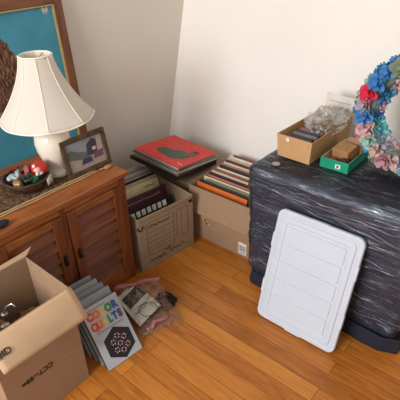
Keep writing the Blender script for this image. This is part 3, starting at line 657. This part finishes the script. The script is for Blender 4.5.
for i in range(np_):
    P_ = rrect(.055, lw-.055, y0+i*ph_+.0015, y0+(i+1)*ph_-.0015, .008, 4); a = [bm.verts.new((x, y, -.002)) for x, y in P_]
    P2 = rrect(.058, lw-.058, y0+i*ph_+.0055, y0+(i+1)*ph_-.006, .006, 4); b_ = [bm.verts.new((x, y, .0042)) for x, y in P2]
    for j in range(len(a)): bm.faces.new((a[j], a[(j+1) % len(a)], b_[(j+1) % len(a)], b_[j]))
    bm.faces.new(b_)
link('raised_panel', bm, M['lid'], lid)
for yy in (.12, .33):
    for x0, x1 in ((lw-.014, lw+.002), (-.002, .014)): link('latch_tab', B(x0, x1, yy, yy+.06, -.014, .0022), M['lid'], lid, .001)
for yy in (lh-.014, -.002): link('latch_tab', B(.14, .21, yy, yy+.016, -.014, .0022), M['lid'], lid, .001)

# ------------------------------------------------------------------ things on top of the bundle
TZ = .617
t1 = empty('tray_box', (-.775, 1.665, TZ), (0, 0, -.03), label='kraft tray box of tapes and bagged odds and ends on the wrapped bundle', cat='box')
bm = bmesh.new(); w_, d_ = .080, .175
b0 = [(-w_+.006, -d_+.006), (w_-.006, -d_+.006), (w_-.006, d_-.006), (-w_+.006, d_-.006)]; b1 = [(-w_, -d_), (w_, -d_), (w_, d_), (-w_, d_)]
for i in range(4):
    j = (i+1) % 4; slab(bm, [(b0[i][0], b0[i][1], 0), (b0[j][0], b0[j][1], 0), (b1[j][0], b1[j][1], .098), (b1[i][0], b1[i][1], .098)], -.003)
box(bm, -w_+.008, w_-.008, -d_+.008, d_-.008, 0, .003); link('body', bm, M['kraft'], t1, .0008)
bm = bmesh.new(); slab(bm, [(-.035, -d_+.0012, .075), (-.022, -d_+.0012, .075), (-.022, -d_+.0, .090), (-.035, -d_+.0, .090)], .0008); link('sticker', bm, M['white'], t1)
def ontray(bmf, name, label, cat, m, group=None, smooth=False, bevel=0):
    bm = bmesh.new(); bmf(bm); o = link(name, bm, m, bevel=bevel, smooth=smooth); o.location = (-.775, 1.665, TZ); o.rotation_euler = (0, 0, -.03); return tag(o, label, cat, group)
tapes = [(92, 96, 112), (70, 60, 66), (120, 112, 110), (60, 66, 84), (140, 98, 92), (88, 84, 90)]
tn = ['slate blue', 'dark plum', 'grey', 'navy', 'dusty pink', 'smoky grey']
for i in range(6):
    y_ = -.120+.026*i
    R_ = Matrix.Translation((0, y_, .058)) @ Matrix.Rotation(.85, 4, 'X')
    o = ontray(lambda b: box(b, -.052, .055-.004*(i % 2), -.008, .008, -.036, .036, R_), 'cassette', '%s cassette case, %s from the front in the kraft tray box' % (tn[i], ordn[i]), 'cassette', solid('tape_'+tn[i].replace(' ', '_'), tapes[i], .25), 'cassettes in the kraft tray box', bevel=.0012)
    bm = B(-.050, .048, -.0088, -.0078, .018, .034, mtx=R_); link('label_strip', bm, solid('tape_label_%d' % (i % 2), [(176, 160, 158), (150, 84, 84)][i % 2], .4), o)
def blob(b, c, s, seed, amp=.35, fr=2.2, sub=5):
    r = ball(b, (0, 0, 0), 1, sub)
    for v_ in r['verts']:
        d = v_.co.normalized(); k_ = 1+amp*noise.noise(d*fr+Vector((seed, seed, 0)))+amp*.5*noise.noise(d*fr*3+Vector((0, seed, 0))); v_.co = Vector((d.x*s[0]*k_+c[0], d.y*s[1]*k_+c[1], d.z*s[2]*k_+c[2]))
ontray(lambda b: blob(b, (.018, .050, .104), (.074, .105, .050), 3), 'plastic_bag', 'clear crinkled plastic bag of odds and ends in the kraft tray box', 'bag', M['bag2'], smooth=False)
ontray(lambda b: box(b, -.045, .05, .06, .125, .004, .075), 'carton', 'small tan carton inside the bag in the kraft tray box', 'box', solid('tan_carton', (170, 136, 96)), bevel=.003)
def rings_(b):
    for i, (x, y, z_) in enumerate([(.03, .005, .098), (.045, -.005, .093), (.035, .02, .104), (.052, .012, .098)]):
        tube(b, [(x+.012*math.cos(t/16*2*PI), y+.010*math.sin(t/16*2*PI), z_+.006*math.sin(t/16*2*PI+i)) for t in range(16)], .0035, 6, True)
ontray(rings_, 'trinket', 'pale brass rings clustered on the bag in the kraft tray box', 'trinket', solid('pale_brass', (206, 192, 156), .3, metallic=.5), smooth=True)
ontray(lambda b: (slab(b, [(-.055, .152, .02), (.060, .150, .02), (.078, .188, .175), (-.06, .190, .180)], .0015)), 'document_sleeve', 'clear sleeve with a printed sheet standing at the back of the kraft tray box', 'document sleeve', solid('hazy_white_sheet', (216, 208, 196), .3))
sl = [o for o in C.objects if o.name.startswith('document_sleeve')][0]
bm = bmesh.new(); smx = plane_basis((-.02, .1735, .125), (1, -.03, 0), (0, .038, .158))
strokes(bm, [scribble(0, .075, .0, .006, 16, 31), [(-.02, -.025), (.07, -.025)], [(-.02, .025), (.08, .025)]], smx, .003, .0008); link('print', bm, solid('grey_print_pale', (150, 146, 142)), sl)

t2 = empty('tray_box', (-.612, 1.622, TZ), (0, 0, .0), label='small green tray box holding brown pieces beside the kraft tray', cat='box')
bm = bmesh.new(); w_, d_, h_ = .058, .108, .042
wall_box(bm, -w_, w_, -d_, d_, 0, h_, .0025); link('body', bm, solid('emerald_card', (10, 146, 112), .5), t2, .0006)
bm = bmesh.new(); wall_box(bm, -w_+.0028, w_-.0028, -d_+.0028, d_-.0028, .003, h_-.0005, .001); link('lining', bm, solid('cream_lining', (206, 182, 146)), t2)
bm = bmesh.new(); box(bm, .006, .026, -d_-.0006, -d_, .010, .028); lb = link('sticker', bm, M['white'], t2)
bm = bmesh.new(); box(bm, .011, .020, -d_-.0012, -d_-.0007, .013, .025); link('mark', bm, solid('grey_print', (96, 96, 98)), lb)
def g(name, label, cat, m, bmf, bevel=0, smooth=False):
    bm = bmesh.new(); bmf(bm); o = link(name, bm, m, bevel=bevel, smooth=smooth); o.location = (-.612, 1.622, TZ); return tag(o, label, cat)
g('carton', 'flat brown cardboard block standing in the green tray box', 'box', solid('tan_block', (168, 122, 78)), lambda b: box(b, -.036, .036, -.042, .028, .018, .070, Matrix.Rotation(.2, 4, 'X') @ Matrix.Rotation(-.15, 4, 'Z')), .003)
g('carton', 'tan cardboard piece at the back of the green tray box', 'box', solid('tan_piece', (186, 140, 98)), lambda b: box(b, -.03, .045, .040, .088, .006, .066), .003)
g('leather_pouch', 'dark brown pouch at the front right of the green tray box', 'pouch', solid('dark_leather', (52, 36, 28), .4), lambda b: blob(b, (.026, -.066, .024), (.024, .026, .015), 6, .2), smooth=True)
g('wooden_piece', 'reddish brown piece at the front left of the green tray box', 'block', solid('red_brown', (122, 76, 50), .5), lambda b: blob(b, (-.026, -.072, .019), (.022, .026, .013), 9, .15), smooth=True)
bm = bmesh.new(); bmesh.ops.create_cone(bm, cap_ends=True, segments=28, radius1=.016, radius2=.016, depth=.002, matrix=Matrix.Translation((-.815, 1.425, .617)))
tag(link('paper_sticker', bm, solid('pale_sticker', (166, 160, 150), .4)), 'small pale round sticker in front of the kraft tray box on the bundle', 'sticker')

# ------------------------------------------------------------------ wreath of gathered fabric flowers
WC = Vector((-.390, 1.655, .845)); WR = .170
wr = empty('wreath', (WC.x, WC.y, TZ), label='wreath of blue, teal and pink fabric flowers standing on the wrapped bundle', cat='wreath')
lean = Matrix.Translation((0, 0, WC.z-TZ)) @ Matrix.Rotation(-.12, 4, 'X')
bm = bmesh.new(); tube(bm, [lean @ Vector((WR*math.cos(t/48*2*PI), 0, WR*math.sin(t/48*2*PI))) for t in range(48)], .030, 12, True); link('ring', bm, solid('wreath_straw', (120, 140, 130)), wr, smooth=True)
pal = [(62, 142, 190), (48, 112, 176), (112, 188, 190), (70, 150, 190), (196, 142, 150), (220, 176, 176), (160, 200, 184), (140, 150, 126), (178, 168, 178), (140, 190, 212), (212, 184, 174), (74, 140, 196)]
pm = [mat('fabric_flower_%d' % i, srgb(*c), .85, .22, 50, .5) for i, c in enumerate(pal)]
red = mat('fabric_flower_red', srgb(222, 52, 80), .8, .15, 50, .4)
fvar = []
for kx in range(5):     # five ruffled blooms, reused
    bm = bmesh.new(); rnd = random.Random(100+kx)
    for layer, (rr, lift, np_) in enumerate(((1.0, .0, 5), (.72, .22, 5), (.42, .42, 4))):
        ph0 = rnd.random()*6; nA, nR = 40, 5; gg = []
        cen = bm.verts.new((0, 0, lift*.4))
        for r_i in range(1, nR+1):
            row = []
            for a_i in range(nA):
                a = 2*PI*a_i/nA; f_ = r_i/nR
                rad = rr*f_*(.72+.30*abs(math.cos(np_/2*a+ph0)))
                z_ = lift*.4+f_*f_*(.45 if layer else .25)+.16*f_*math.sin(np_*a+ph0)+.04*f_*rnd.uniform(-1, 1)
                row.append(bm.verts.new((rad*math.cos(a), rad*math.sin(a), z_)))
            gg.append(row)
        for a_i in range(nA): bm.faces.new((cen, gg[0][a_i], gg[0][(a_i+1) % nA]))
        for r_i in range(nR-1):
            for a_i in range(nA): bm.faces.new((gg[r_i][a_i], gg[r_i+1][a_i], gg[r_i+1][(a_i+1) % nA], gg[r_i][(a_i+1) % nA]))
    me = D.meshes.new('flower'); bm.to_mesh(me); bm.free(); fvar.append(me)
cache = {}
rnd = random.Random(12); cnt = 0
for i in range(25):
    for j, ph_ in enumerate((-.2, 1.15, 2.5)):     # angle round the tube: 0 faces the room
        a = 2*PI*(i+.33*j)/25; ph2 = ph_+rnd.uniform(-.25, .25)
        radial = Vector((math.cos(a), 0, math.sin(a))); nrm = radial*math.sin(ph2-.9)+Vector((0, -1, 0))*math.cos(ph2-.9)
        p = radial*WR+nrm*.036
        is_red = (j == 1 and i == 11)
        mi = -1 if is_red else rnd.randrange(len(pm)); fv = rnd.randrange(5)
        key = (fv, mi)
        if key not in cache: me = fvar[fv].copy(); me.materials.append(red if mi < 0 else pm[mi]); [setattr(pg, 'use_smooth', True) for pg in me.polygons]; cache[key] = me
        o = D.objects.new('flower', cache[key]); C.objects.link(o); o.parent = wr
        s = rnd.uniform(.027, .043)*(1.05 if is_red else 1)
        o.matrix_local = lean @ Matrix.Translation(p) @ nrm.to_track_quat('Z', 'Y').to_matrix().to_4x4() @ Matrix.Rotation(rnd.random()*6, 4, 'Z') @ Matrix.Scale(s, 4)
        cnt += 1
bpy.context.view_layer.update()
